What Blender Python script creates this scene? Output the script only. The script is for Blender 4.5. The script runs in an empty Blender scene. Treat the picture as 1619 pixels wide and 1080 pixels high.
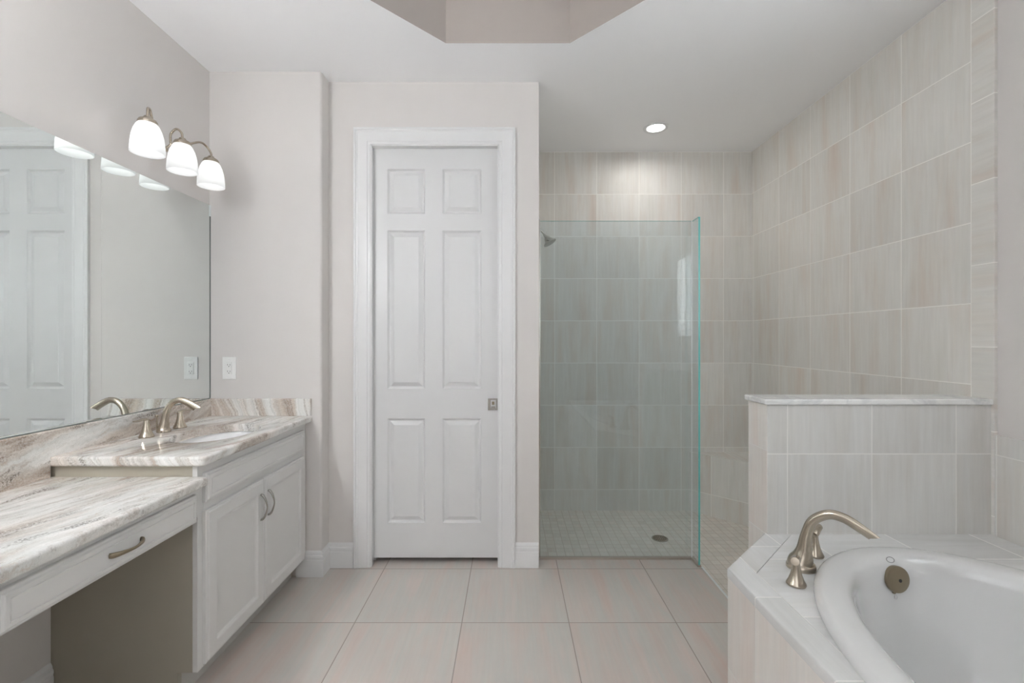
import bpy, bmesh, math
from mathutils import Vector, Matrix
from math import pi, sin, cos, radians, sqrt

scene = bpy.context.scene
COL = scene.collection

# ------------------------------------------------------------------ camera
cd = bpy.data.cameras.new('camera')
cd.lens = 16.0; cd.sensor_width = 36.0; cd.sensor_fit = 'HORIZONTAL'
cd.shift_x = 2.5 / 1619; cd.shift_y = -3.0 / 1619
cd.clip_start = 0.02; cd.clip_end = 100
cam = bpy.data.objects.new('camera', cd); COL.objects.link(cam)
cam.location = (0, 0, 1.286); cam.rotation_euler = (pi / 2, 0, 0)
scene.camera = cam

# ------------------------------------------------------------------ world, light, exposure
scene.view_settings.view_transform = 'Standard'
scene.view_settings.look = 'None'
scene.view_settings.gamma = 1.0
scene.view_settings.use_curve_mapping = False
scene.view_settings.exposure = 0.72
scene.cycles.max_bounces = 10
scene.cycles.diffuse_bounces = 8
scene.cycles.glossy_bounces = 5
scene.cycles.transparent_max_bounces = 16
scene.cycles.caustics_reflective = False
scene.cycles.caustics_refractive = False
scene.cycles.sample_clamp_indirect = 12.0
W_STRENGTH = 1.3
world = bpy.data.worlds.new('daylight'); scene.world = world
world.use_nodes = True
bgn = world.node_tree.nodes['Background']
bgn.inputs[0].default_value = (0.93, 0.96, 1.0, 1)
bgn.inputs[1].default_value = W_STRENGTH


def area_light(name, loc, rot, sx, sy, power, color):
    l = bpy.data.lights.new(name, 'AREA'); l.shape = 'RECTANGLE'
    l.size = sx; l.size_y = sy; l.energy = power; l.color = color
    o = bpy.data.objects.new(name, l); COL.objects.link(o)
    o.location = loc; o.rotation_euler = rot
    return o


# daylight entering through the shuttered window above the tub
area_light('window_daylight', (2.25, 0.80, 1.80), (0, radians(90), 0), 1.3, 1.5, 50, (0.92, 0.96, 1.0))

BULB_E = 2.2        # vanity bulbs
SHADE_E = 0.12       # glow of the frosted lamp shades
SHADE2_E = 44.0      # shades of the added off-frame bath light, boosted as fill
CAN_E = 4.5         # recessed light lens
CAN_SPOT = 1.6

# ------------------------------------------------------------------ dimensions
LW, EW, DW, BW, RW, CZ = -1.637, 2.476, 2.575, 3.533, 1.869, 2.743
JX = -1.028            # corner between vanity end wall and door wall
SX = 0.161             # shower left wall
SF = -0.042            # shower floor level
DECK = 0.53

# ------------------------------------------------------------------ helpers
WLOC = {}


def obj(name, bm, mats, parent=None, loc=None, smooth=None, recalc=True):
    """link one mesh; vertices are given in world coordinates"""
    if recalc:
        bmesh.ops.recalc_face_normals(bm, faces=bm.faces)
    base = Vector(loc) if loc is not None else (WLOC[parent.name] if parent is not None else Vector((0, 0, 0)))
    bmesh.ops.translate(bm, verts=bm.verts, vec=-base)
    if smooth is not None:
        for f in bm.faces:
            f.smooth = True
        lim = radians(smooth)
        for e in bm.edges:
            if len(e.link_faces) == 2:
                e.smooth = e.calc_face_angle(0) < lim
    me = bpy.data.meshes.new(name)
    bm.to_mesh(me); bm.free()
    o = bpy.data.objects.new(name, me); COL.objects.link(o)
    for m in (mats if isinstance(mats, (list, tuple)) else [mats]):
        me.materials.append(m)
    if parent is not None:
        o.parent = parent
        o.location = base - WLOC[parent.name]
    else:
        o.location = base
    WLOC[o.name] = base.copy()
    return o


def thing(name, label, cat, loc, group=None):
    o = bpy.data.objects.new(name, None); COL.objects.link(o)
    o.empty_display_size = 0.05
    o.location = loc; o['label'] = label; o['category'] = cat
    if group:
        o['group'] = group
    WLOC[o.name] = Vector(loc)
    return o


def tag(o, label, cat, group=None):
    o['label'] = label; o['category'] = cat
    if group:
        o['group'] = group
    return o


def struct(o, label=None, cat=None):
    o['kind'] = 'structure'
    if label:
        o['label'] = label; o['category'] = cat
    return o


def quad(bm, a, b, c, d):
    vs = [bm.verts.new(p) for p in (a, b, c, d)]
    return bm.faces.new(vs)


def box(bm, x0, x1, y0, y1, z0, z1, bevel=0.0, seg=2):
    r = bmesh.ops.create_cube(bm, size=1.0)
    vs = r['verts']
    for v in vs:
        v.co = Vector((x0 + (v.co.x + .5) * (x1 - x0), y0 + (v.co.y + .5) * (y1 - y0), z0 + (v.co.z + .5) * (z1 - z0)))
    if bevel > 0:
        es = list({e for v in vs for e in v.link_edges})
        bmesh.ops.bevel(bm, geom=es, offset=bevel, segments=seg, profile=0.5, affect='EDGES')
    return vs


def BM():
    return bmesh.new()


def bbox(*a, **k):
    bm = BM(); box(bm, *a, **k); return bm


def prism(bm, pts, z0, z1):
    """polygon in XY extruded in Z"""
    lo = [bm.verts.new((p[0], p[1], z0)) for p in pts]
    hi = [bm.verts.new((p[0], p[1], z1)) for p in pts]
    n = len(pts)
    bm.faces.new(lo[::-1]); bm.faces.new(hi)
    for i in range(n):
        bm.faces.new((lo[i], lo[(i + 1) % n], hi[(i + 1) % n], hi[i]))


def profile_along(bm, prof, path, closed=False):
    """prof: list of (out, up) pairs, path: list of (origin, out_dir) stations, up is Z; makes a moulding"""
    rows = []
    for o, d, u in path:
        rows.append([bm.verts.new(Vector(o) + Vector(d) * p[0] + Vector(u) * p[1]) for p in prof])
    n = len(prof)
    for a, b in zip(rows, rows[1:]):
        for i in range(n):
            bm.faces.new((a[i], a[(i + 1) % n], b[(i + 1) % n], b[i]))
    bm.faces.new(rows[0][::-1]); bm.faces.new(rows[-1])


def basis(axis):
    a = Vector(axis).normalized()
    t = Vector((0, 0, 1)) if abs(a.z) < 0.9 else Vector((1, 0, 0))
    u = a.cross(t).normalized(); v = a.cross(u).normalized()
    return a, u, v


def lathe(bm, prof, origin, axis=(0, 0, 1), seg=32, flute=None):
    """prof: (radius, height) list along axis; open ends get caps"""
    a, u, v = basis(axis); o = Vector(origin)
    rows = []
    for k, (r, h) in enumerate(prof):
        if r < 1e-6:
            rows.append([bm.verts.new(o + a * h)])
            continue
        row = []
        for i in range(seg):
            t = 2 * pi * i / seg
            rr = r * (1 + (flute(t, h) if flute else 0))
            row.append(bm.verts.new(o + a * h + (u * cos(t) + v * sin(t)) * rr))
        rows.append(row)
    for A, B in zip(rows, rows[1:]):
        if len(A) == 1 and len(B) == 1:
            continue
        for i in range(seg):
            j = (i + 1) % seg
            if len(A) == 1:
                bm.faces.new((A[0], B[i], B[j]))
            elif len(B) == 1:
                bm.faces.new((A[i], A[j], B[0]))
            else:
                bm.faces.new((A[i], A[j], B[j], B[i]))
    if len(rows[0]) > 1:
        bm.faces.new(rows[0][::-1])
    if len(rows[-1]) > 1:
        bm.faces.new(rows[-1])


def catmull(pts, n=8):
    P = [Vector(p) for p in pts]
    P = [P[0] * 2 - P[1]] + P + [P[-1] * 2 - P[-2]]
    out = []
    for i in range(1, len(P) - 2):
        for k in range(n):
            t = k / n
            a, b, c, d = P[i - 1], P[i], P[i + 1], P[i + 2]
            out.append(0.5 * ((2 * b) + (c - a) * t + (2 * a - 5 * b + 4 * c - d) * t * t + (3 * b - a - 3 * c + d) * t ** 3))
    out.append(P[-2])
    return out


def tube(bm, pts, radii, seg=16, sub=8, flat=1.0, up=None, endcut=None):
    """smooth swept tube; pts/radii control values; flat squashes across `up`"""
    rad3 = [Vector((r, r * (flat if not isinstance(flat, (list, tuple)) else flat[i]), 0)) for i, r in enumerate(radii)]
    path = catmull(pts, sub); rr = catmull(rad3, sub)
    n = len(path)
    T = [(path[min(i + 1, n - 1)] - path[max(i - 1, 0)]).normalized() for i in range(n)]
    ref = Vector(up) if up is not None else basis(T[0])[1]
    rows = []
    for i in range(n):
        nrm = (ref - T[i] * ref.dot(T[i]))
        if nrm.length < 1e-5:
            nrm = basis(T[i])[1]
        nrm.normalize()
        if up is None:
            ref = nrm
        b = T[i].cross(nrm)
        row = []
        for k in range(seg):
            t = 2 * pi * k / seg
            row.append(bm.verts.new(path[i] + b * cos(t) * rr[i].x + nrm * sin(t) * rr[i].y))
        rows.append(row)
    if endcut is not None:
        eo, en = Vector(endcut[0]), Vector(endcut[1]).normalized()
        for row, tt in ((rows[-1], T[-1]),):
            for v in row:
                dd = tt.dot(en)
                v.co += tt * ((eo - v.co).dot(en) / dd)
    for A, B in zip(rows, rows[1:]):
        for k in range(seg):
            j = (k + 1) % seg
            bm.faces.new((A[k], A[j], B[j], B[k]))
    bm.faces.new(rows[0][::-1]); bm.faces.new(rows[-1])


def panel_slab(bm, w, h, t, panels, prof, M, outer=None):
    """front at local w=0 (plane u,v), body behind to w=-t.  panels: list of (u0,u1,v0,v1).
    prof: [(inset, depth)...] nested rings. outer: profile rings on the outer edge [(inset, depth)]"""
    def V(u, v, d):
        return bm.verts.new(M @ Vector((u, v, d)))
    us = sorted({0, w} | {p[0] for p in panels} | {p[1] for p in panels})
    vs = sorted({0, h} | {p[2] for p in panels} | {p[3] for p in panels})
    grid = {}
    oi = outer[-1][0] if outer else 0

    def pos(u, v):
        k = (round(u, 6), round(v, 6))
        if k not in grid:
            uu = min(max(u, oi), w - oi); vv = min(max(v, oi), h - oi)
            grid[k] = V(uu, vv, 0)
        return grid[k]
    pset = {(round(p[0], 6), round(p[1], 6), round(p[2], 6), round(p[3], 6)) for p in panels}
    for a, b in zip(us, us[1:]):
        for c, d in zip(vs, vs[1:]):
            q = [pos(a, c), pos(b, c), pos(b, d), pos(a, d)]
            if (round(a, 6), round(b, 6), round(c, 6), round(d, 6)) in pset:
                prev = q
                for ins, dep in prof:
                    cur = [V(a + ins, c + ins, dep), V(b - ins, c + ins, dep), V(b - ins, d - ins, dep), V(a + ins, d - ins, dep)]
                    for i in range(4):
                        j = (i + 1) % 4
                        bm.faces.new((prev[i], prev[j], cur[j], cur[i]))
                    prev = cur
                bm.faces.new(prev)
            else:
                bm.faces.new(q)
    # outer boundary loop
    loop = [pos(u, 0) for u in us] + [pos(w, v) for v in vs[1:]] + [pos(u, h) for u in us[::-1][1:]] + [pos(0, v) for v in vs[::-1][1:-1]]
    uv = [(u, 0) for u in us] + [(w, v) for v in vs[1:]] + [(u, h) for u in us[::-1][1:]] + [(0, v) for v in vs[::-1][1:-1]]
    rings = list(reversed(outer[:-1])) if outer else []
    rings = rings + [(0, -t)]
    prev = loop; n = len(loop)
    for ins, dep in rings:
        cur = [V(min(max(u, ins), w - ins), min(max(v, ins), h - ins), dep) for u, v in uv]
        for i in range(n):
            j = (i + 1) % n
            bm.faces.new((prev[j], prev[i], cur[i], cur[j]))
        prev = cur
    bm.faces.new(prev[::-1])


def frame_y(x, y, z):
    """local u->+X, v->+Z, out -> -Y (facing the camera)"""
    return Matrix(((1, 0, 0, x), (0, 0, -1, y), (0, 1, 0, z), (0, 0, 0, 1)))


def frame_x(x, y, z):
    """local u->+Y, v->+Z, out -> +X (facing right)"""
    return Matrix(((0, 0, 1, x), (1, 0, 0, y), (0, 1, 0, z), (0, 0, 0, 1)))


def by_normal(o, order):
    """order: list of (axis vector, material index)"""
    for p in o.data.polygons:
        best = max(order, key=lambda q: abs(p.normal.dot(Vector(q[0]).normalized())))
        p.material_index = best[1]


def copy_tree(o, parent=None):
    c = o.copy(); COL.objects.link(c)
    if parent is not None:
        c.parent = parent
    for ch in list(o.children):
        copy_tree(ch, c)
    return c


# ------------------------------------------------------------------ materials
def lin(r, g, b):
    def f(c):
        c /= 255.0
        return c / 12.92 if c <= 0.04045 else ((c + 0.055) / 1.055) ** 2.4
    return (f(r), f(g), f(b), 1.0)


class NT:
    def __init__(s, name):
        s.m = bpy.data.materials.new(name); s.m.use_nodes = True
        s.t = s.m.node_tree
        s.b = s.t.nodes['Principled BSDF']; s.out = s.t.nodes['Material Output']

    def n(s, typ, **k):
        nd = s.t.nodes.new(typ)
        for a, v in k.items():
            setattr(nd, a, v)
        return nd

    def l(s, a, b):
        s.t.links.new(a, b)

    def math(s, op, a, b=None, c=None):
        nd = s.n('ShaderNodeMath', operation=op)
        for i, x in enumerate((a, b, c)):
            if x is None:
                continue
            if isinstance(x, (int, float)):
                nd.inputs[i].default_value = x
            else:
                s.l(x, nd.inputs[i])
        return nd.outputs[0]

    def mix(s, fac, a, b, blend='MIX'):
        nd = s.n('ShaderNodeMix', data_type='RGBA', blend_type=blend)
        for idx, x in ((0, fac), (6, a), (7, b)):
            if isinstance(x, (int, float, tuple)):
                nd.inputs[idx].default_value = x
            else:
                s.l(x, nd.inputs[idx])
        return nd.outputs[2]

    def ramp(s, fac, stops):
        nd = s.n('ShaderNodeValToRGB')
        cr = nd.color_ramp
        while len(cr.elements) < len(stops):
            cr.elements.new(0.5)
        for e, (p, c) in zip(cr.elements, stops):
            e.position = p; e.color = c
        s.l(fac, nd.inputs[0])
        return nd.outputs[0]

    def maprange(s, x, a, b, c=0.0, d=1.0):
        nd = s.n('ShaderNodeMapRange'); nd.clamp = True
        s.l(x, nd.inputs[0])
        for i, v in enumerate((a, b, c, d)):
            nd.inputs[i + 1].default_value = v
        return nd.outputs[0]

    def noise(s, vec, scale, detail=4, rough=.5, dist=0.0):
        nd = s.n('ShaderNodeTexNoise')
        nd.inputs['Scale'].default_value = scale; nd.inputs['Detail'].default_value = detail
        nd.inputs['Roughness'].default_value = rough; nd.inputs['Distortion'].default_value = dist
        if vec is not None:
            s.l(vec, nd.inputs['Vector'])
        return nd.outputs[0]

    def comb(s, x, y, z):
        nd = s.n('ShaderNodeCombineXYZ')
        for i, v in enumerate((x, y, z)):
            if isinstance(v, (int, float)):
                nd.inputs[i].default_value = v
            else:
                s.l(v, nd.inputs[i])
        return nd.outputs[0]

    def bump(s, h, strength, dist):
        nd = s.n('ShaderNodeBump')
        nd.inputs['Strength'].default_value = strength; nd.inputs['Distance'].default_value = dist
        s.l(h, nd.inputs['Height']); s.l(nd.outputs[0], s.b.inputs['Normal'])


def plain(name, color, rough=.5, metal=0.0, spec=0.5, bump=None, coat=0.0):
    N = NT(name)
    N.b.inputs['Base Color'].default_value = color
    N.b.inputs['Roughness'].default_value = rough
    N.b.inputs['Metallic'].default_value = metal
    N.b.inputs['Specular IOR Level'].default_value = spec
    N.b.inputs['Coat Weight'].default_value = coat
    g = N.n('ShaderNodeNewGeometry')
    if bump:
        sc, st, di = bump
        h = N.noise(g.outputs['Position'], sc, 3)
        N.bump(h, st, di)
    return N.m


def tile(name, axes, origin, size, streak, palette, grout, gw, rough=.42, spec=.4, var=.05, grain=.10, off=(0, 0)):
    """tiles with a streaked face. axes: two of 'x','y','z','d'; streak: index (0/1) of the axis the streaks run along"""
    N = NT(name)
    g = N.n('ShaderNodeNewGeometry')
    sp = N.n('ShaderNodeSeparateXYZ'); N.l(g.outputs['Position'], sp.inputs[0])
    ax = {'x': sp.outputs[0], 'y': sp.outputs[1], 'z': sp.outputs[2]}
    if 'd' in axes:
        ax['d'] = N.math('MULTIPLY', N.math('SUBTRACT', sp.outputs[0], sp.outputs[1]), 1 / sqrt(2))
    if 'e' in axes:
        ax['e'] = N.math('MULTIPLY', N.math('ADD', sp.outputs[0], sp.outputs[1]), 1 / sqrt(2))
    u, v = ax[axes[0]], ax[axes[1]]
    cu = N.math('DIVIDE', N.math('SUBTRACT', u, origin[0]), size[0])
    cv = N.math('DIVIDE', N.math('SUBTRACT', v, origin[1]), size[1])
    fu, fv = N.math('FRACT', cu), N.math('FRACT', cv)
    iu, iv = N.math('FLOOR', cu), N.math('FLOOR', cv)
    du = N.math('MULTIPLY', N.math('MINIMUM', fu, N.math('SUBTRACT', 1.0, fu)), size[0])
    dv = N.math('MULTIPLY', N.math('MINIMUM', fv, N.math('SUBTRACT', 1.0, fv)), size[1])
    d = N.math('MINIMUM', du, dv)
    mask = N.maprange(d, gw * .4, gw * .65)            # 0 in grout, 1 on tile
    wn = N.n('ShaderNodeTexWhiteNoise', noise_dimensions='3D')
    N.l(N.comb(iu, iv, 3.7), wn.inputs['Vector'])
    r = wn.outputs['Value']
    across, along = (u, v) if streak == 1 else (v, u)
    rr = N.math('MULTIPLY', r, 37.0)
    fine = N.noise(N.comb(N.math('MULTIPLY', across, 70.0), N.math('MULTIPLY', along, 3.5), rr), 1.0, 5, .6)
    broad = N.noise(N.comb(N.math('MULTIPLY', across, 9.0), N.math('MULTIPLY', along, 1.1), rr), 1.0, 4, .55, .3)
    blotch = N.noise(N.comb(N.math('MULTIPLY', across, 22.0), N.math('MULTIPLY', along, 5.0), rr), 1.0, 3, .5, .5)
    col = N.ramp(broad, [(.25, palette[0]), (.42, palette[1]), (.55, palette[2]), (.72, palette[3])])
    col = N.mix(N.maprange(blotch, .56, .8, 0, .38), col, palette[0])
    val = N.math('ADD', N.math('ADD', N.math('MULTIPLY', N.math('SUBTRACT', fine, .5), grain * 2), N.math('MULTIPLY', N.math('SUBTRACT', r, .5), var * 2)), 1.0)
    hs = N.n('ShaderNodeHueSaturation'); N.l(col, hs.inputs['Color']); N.l(val, hs.inputs['Value'])
    c = N.mix(mask, grout, hs.outputs[0])
    N.l(c, N.b.inputs['Base Color'])
    N.l(N.maprange(mask, 0, 1, .8, rough), N.b.inputs['Roughness'])
    N.b.inputs['Specular IOR Level'].default_value = spec
    N.bump(N.math('ADD', mask, N.math('MULTIPLY', fine, .08)), .35, .0015)
    return N.m


def granite(name, b0=.46, b1=.64, tanm=.8, flow=(0.80, -0.16, 0.42)):
    N = NT(name)
    g = N.n('ShaderNodeNewGeometry')
    P = g.outputs['Position']
    dot = N.n('ShaderNodeVectorMath', operation='DOT_PRODUCT'); N.l(P, dot.inputs[0])
    dot.inputs[1].default_value = Vector(flow).normalized()
    warp1 = N.noise(P, 1.7, 2, .5)
    warp2 = N.noise(P, 8.0, 6, .7)
    warp3 = N.noise(P, 75.0, 4, .7)
    s = N.math('ADD', dot.outputs['Value'], N.math('ADD', N.math('ADD', N.math('MULTIPLY', warp1, .20), N.math('MULTIPLY', warp2, .050)), N.math('MULTIPLY', warp3, .016)))
    sp = N.n('ShaderNodeSeparateXYZ'); N.l(P, sp.inputs[0])
    lon = sp.outputs[1]
    band = N.noise(N.comb(N.math('MULTIPLY', s, 11.0), N.math('MULTIPLY', lon, 2.0), 0.0), 1.0, 3, .5)
    mid = N.noise(N.comb(N.math('MULTIPLY', s, 36.0), N.math('MULTIPLY', lon, 4.5), 2.0), 1.0, 5, .65)
    vein = N.noise(N.comb(N.math('MULTIPLY', s, 80.0), N.math('MULTIPLY', lon, 9.0), 5.0), 1.0, 5, .7)
    speck = N.noise(P, 170.0, 4, .7)
    grain = N.noise(P, 330.0, 3, .7)
    white = N.mix(N.maprange(mid, .36, .62), lin(242, 240, 237), lin(216, 216, 212))
    tan = N.mix(N.maprange(mid, .36, .62), lin(216, 203, 190), lin(158, 138, 122))
    bandm = N.maprange(band, b0, b1)
    bandm = N.math('MULTIPLY', bandm, N.maprange(speck, .25, .60, .45, 1.0))
    col = N.mix(N.math('MULTIPLY', bandm, tanm), white, tan)
    # thin irregular veins: brown in the tan bands, warm grey in the white ones
    vm = N.math('MULTIPLY', N.maprange(vein, .52, .66), N.maprange(speck, .30, .56, .25, 1.0))
    vcol = N.mix(bandm, lin(176, 166, 156), lin(120, 98, 84))
    col = N.mix(N.math('MULTIPLY', vm, .72), col, vcol)
    # rusty threads
    col = N.mix(N.math('MULTIPLY', N.maprange(mid, .60, .68), .40), col, lin(184, 146, 118))
    # dark granular mineral along some of the bands
    dk = N.noise(N.comb(N.math('MULTIPLY', s, 17.0), N.math('MULTIPLY', lon, 4.0), 11.0), 1.0, 5, .65)
    dm = N.math('MULTIPLY', N.maprange(dk, .54, .66), N.maprange(speck, .42, .56))
    col = N.mix(N.math('MULTIPLY', dm, .85), col, lin(92, 84, 76))
    hs = N.n('ShaderNodeHueSaturation'); N.l(col, hs.inputs['Color'])
    N.l(N.maprange(grain, .3, .7, .90, 1.07), hs.inputs['Value'])
    N.l(hs.outputs[0], N.b.inputs['Base Color'])
    N.b.inputs['Roughness'].default_value = .16
    return N.m


def marble(name):
    N = NT(name)
    g = N.n('ShaderNodeNewGeometry')
    v = N.noise(g.outputs['Position'], 7.0, 6, .6, 1.2)
    c = N.ramp(v, [(.35, lin(222, 222, 220)), (.5, lin(230, 230, 228)), (.62, lin(206, 207, 207)), (.7, lin(228, 228, 226))])
    N.l(c, N.b.inputs['Base Color']); N.b.inputs['Roughness'].default_value = .2
    return N.m


def nickel(name, color, rough, stretch=(4, 4, 160)):
    N = NT(name)
    N.b.inputs['Base Color'].default_value = color
    N.b.inputs['Metallic'].default_value = 1.0
    g = N.n('ShaderNodeNewGeometry')
    mp = N.n('ShaderNodeMapping'); mp.inputs['Scale'].default_value = stretch
    N.l(g.outputs['Position'], mp.inputs[0])
    n = N.noise(mp.outputs[0], 9.0, 2, .5)
    N.l(N.maprange(n, .2, .8, rough - .008, rough + .012), N.b.inputs['Roughness'])
    return N.m


def glass_face(name, tint, refl):
    """thin architectural glass: tinted see-through with mirror-like reflection"""
    N = NT(name)
    tr = N.n('ShaderNodeBsdfTransparent'); tr.inputs[0].default_value = tint
    gl = N.n('ShaderNodeBsdfGlossy'); gl.inputs['Roughness'].default_value = 0.0
    gl.inputs[0].default_value = (1, 1, 1, 1)
    fr = N.n('ShaderNodeFresnel')
    gm = N.n('ShaderNodeNewGeometry')
    N.l(N.maprange(gm.outputs['Backfacing'], 0, 1, refl, 1.0 / refl), fr.inputs[0])   # straight-through panes: same reflectance on both faces
    mx = N.n('ShaderNodeMixShader')
    N.l(fr.outputs[0], mx.inputs[0]); N.l(tr.outputs[0], mx.inputs[1]); N.l(gl.outputs[0], mx.inputs[2])
    N.l(mx.outputs[0], N.out.inputs[0])
    return N.m


def emit(name, color, strength):
    N = NT(name)
    e = N.n('ShaderNodeEmission'); e.inputs[0].default_value = color; e.inputs[1].default_value = strength
    N.l(e.outputs[0], N.out.inputs[0])
    return N.m


M_WALL = plain('wall_paint', lin(213, 209, 206), .6, bump=(220, .12, .0006))
M_CEIL = plain('ceiling_paint', lin(244, 244, 245), .75, bump=(180, .12, .0006))
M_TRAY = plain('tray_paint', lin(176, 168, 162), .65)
M_TRIM = plain('trim_paint', lin(222, 222, 222), .32)
M_DOOR = plain('door_paint', lin(214, 214, 214), .38)
M_CAB = plain('cabinet_paint', lin(218, 217, 215), .35)
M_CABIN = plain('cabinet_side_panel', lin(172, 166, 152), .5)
M_TOE = plain('toe_kick_paint', lin(190, 188, 184), .5)
M_GRAN = granite('granite')
M_GRANB = granite('granite_brown_run', .35, .52, .95, (.25, -.22, .95))
M_GRANS = granite('granite_side_run', .42, .56, .95, (.95, 0, .30))
M_MARB = marble('ledge_marble')
M_NICK = nickel('brushed_nickel', lin(186, 175, 160), .26)
M_NICKD = nickel('aged_nickel', lin(150, 138, 118), .28)
M_STEEL = nickel('satin_steel', lin(182, 180, 174), .25)
M_DARK = plain('dark_recess', lin(40, 38, 36), .6)
M_PORC = plain('sink_porcelain', lin(240, 240, 240), .1, coat=.4)
M_TUB = plain('tub_enamel', lin(214, 214, 213), .10, coat=.5)
M_PLAS = plain('white_plastic', lin(234, 234, 232), .3)
M_GREYM = plain('grey_mark', lin(128, 128, 130), .4)
M_GREYL = plain('pale_grey_mark', lin(184, 184, 186), .4)
M_MIRR = NT('mirror_silver'); M_MIRR.b.inputs['Base Color'].default_value = (.86, .90, .885, 1)
M_MIRR.b.inputs['Metallic'].default_value = 1.0; M_MIRR.b.inputs['Roughness'].default_value = 0.0
M_MIRR = M_MIRR.m
M_MIRE = plain('mirror_edge', lin(120, 126, 122), .2)
M_GLASS = glass_face('shower_glass', (.915, .952, .962, 1), 1.6)
M_GEDGE = plain('glass_edge', lin(110, 196, 192), .15)
M_CHAN = plain('satin_channel', lin(176, 166, 156), .35, metal=.35)
M_SEAM = plain('clear_seam', lin(226, 230, 230), .3)
M_WGLASS = glass_face('window_glass', (.95, .97, .97, 1), 1.35)
M_BULB = emit('bulb_glow', (.99, .99, .98, 1), BULB_E)
M_LENS = emit('downlight_lens_glow', (1.0, .985, .96, 1), CAN_E)

N = NT('blind_slat')
t_ = N.n('ShaderNodeBsdfTranslucent'); t_.inputs[0].default_value = (.9, .9, .9, 1)
d_ = N.n('ShaderNodeBsdfDiffuse'); d_.inputs[0].default_value = (.86, .86, .86, 1)
m1 = N.n('ShaderNodeMixShader'); m1.inputs[0].default_value = .55
N.l(t_.outputs[0], m1.inputs[1]); N.l(d_.outputs[0], m1.inputs[2]); N.l(m1.outputs[0], N.out.inputs[0])
M_SLAT = N.m

def shade_glass(name, strength):
    """frosted lamp glass: lets the bulb through and glows over its whole surface"""
    N = NT(name)
    t_ = N.n('ShaderNodeBsdfTranslucent'); t_.inputs[0].default_value = (.92, .92, .91, 1)
    d_ = N.n('ShaderNodeBsdfDiffuse'); d_.inputs[0].default_value = (.88, .88, .88, 1)
    m1 = N.n('ShaderNodeMixShader'); m1.inputs[0].default_value = .5
    N.l(t_.outputs[0], m1.inputs[1]); N.l(d_.outputs[0], m1.inputs[2])
    e_ = N.n('ShaderNodeEmission'); e_.inputs[0].default_value = (.955, .98, 1.0, 1); e_.inputs[1].default_value = strength
    ad = N.n('ShaderNodeAddShader')
    N.l(m1.outputs[0], ad.inputs[0]); N.l(e_.outputs[0], ad.inputs[1]); N.l(ad.outputs[0], N.out.inputs[0])
    return N.m


M_SHADE = shade_glass('frosted_shade', SHADE_E)
M_SHADE2 = shade_glass('frosted_shade_fill', SHADE2_E)

WPAL = [lin(212, 201, 191), lin(216, 212, 205), lin(220, 218, 213), lin(214, 212, 205)]
WGR = lin(242, 240, 235)
DGR = lin(226, 224, 220)
TS = .3275
M_T_BACK = tile('shower_tile_back', 'xz', (.3435, 2.4146), (TS, TS), 1, WPAL, WGR, .004)
M_T_SIDE = tile('shower_tile_side', 'yz', (1.846, 2.4146), (.330, TS), 1, WPAL, WGR, .004)
M_T_BULL = tile('bullnose_tile_side', 'yz', (1.846 - .33, 2.567), (.330, TS), 0, WPAL, WGR, .004)
M_T_DIAG = tile('bench_tile_front', 'dz', (-1.35, 2.4146), (TS, TS), 1, WPAL, WGR, .004)
M_T_BTOP = tile('bench_tile_top', 'xy', (1.33, 3.2), (TS, TS), 1, WPAL, WGR, .004)
APAL = [lin(217, 206, 199), lin(219, 213, 207), lin(221, 218, 213), lin(218, 211, 204)]  # lighter, warmer: tile tone plus lamplight on left-facing sides, put into the colour
PPAL = [lin(204, 196, 188), lin(208, 205, 200), lin(212, 211, 208), lin(206, 202, 196)]
M_T_PF = tile('half_wall_tile_front', 'xz', (1.0765, .842), (TS, TS), 1, [lin(198, 195, 189), lin(203, 201, 197), lin(207, 206, 203), lin(202, 200, 195)], DGR, .004)  # greyer, darker: tile tone plus the front's dimmer light, put into the colour
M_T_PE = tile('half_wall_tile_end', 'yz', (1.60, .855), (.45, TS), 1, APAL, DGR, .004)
M_T_DECK = tile('tub_deck_tile', 'xy', (.797, 1.485 - .9), (TS, TS), 0, [lin(206, 205, 202), lin(212, 212, 210), lin(217, 217, 216), lin(209, 208, 206)], DGR, .0035, rough=.2)
M_T_DBORD = tile('tub_deck_border_tile', 'xy', (.60, 1.334), (.197, TS), 1, [lin(206, 205, 202), lin(212, 212, 210), lin(217, 217, 216), lin(209, 208, 206)], DGR, .0035, rough=.2)
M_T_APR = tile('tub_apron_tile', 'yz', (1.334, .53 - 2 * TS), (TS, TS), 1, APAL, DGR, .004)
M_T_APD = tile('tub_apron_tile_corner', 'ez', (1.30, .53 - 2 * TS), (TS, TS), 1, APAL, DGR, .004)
FPAL = [lin(204, 182, 173), lin(200, 189, 182), lin(195, 192, 186), lin(207, 192, 185)]
M_FLOOR = tile('floor_tile', 'xy', (.266, 2.067), (.4866, .4866), 1, FPAL, lin(158, 149, 141), .0042, rough=.30, var=.03, grain=.07)
M_MOS = tile('shower_mosaic', 'xy', (.02, .01), (.0535, .0535), 1, [lin(214, 203, 193), lin(220, 213, 205), lin(218, 214, 206), lin(214, 207, 197)], lin(194, 185, 175), .0033, rough=.4, var=.05)

# ------------------------------------------------------------------ room shell
YB = -1.30      # how far the side walls run behind the camera
bm = BM(); box(bm, LW - .12, LW, YB, EW + .1, -.1, 3.1)
struct(obj('wall_left', bm, M_WALL))
bm = BM()
vs = box(bm, LW, JX, EW, DW + .06, -.02, CZ)
es = [e for e in bm.edges if all(abs(v.co.x - JX) < 1e-5 and abs(v.co.y - EW) < 1e-5 for v in e.verts)]
bmesh.ops.bevel(bm, geom=es, offset=.014, segments=4, profile=.5, affect='EDGES')
struct(obj('wall_vanity_end', bm, M_WALL, smooth=40))

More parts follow.
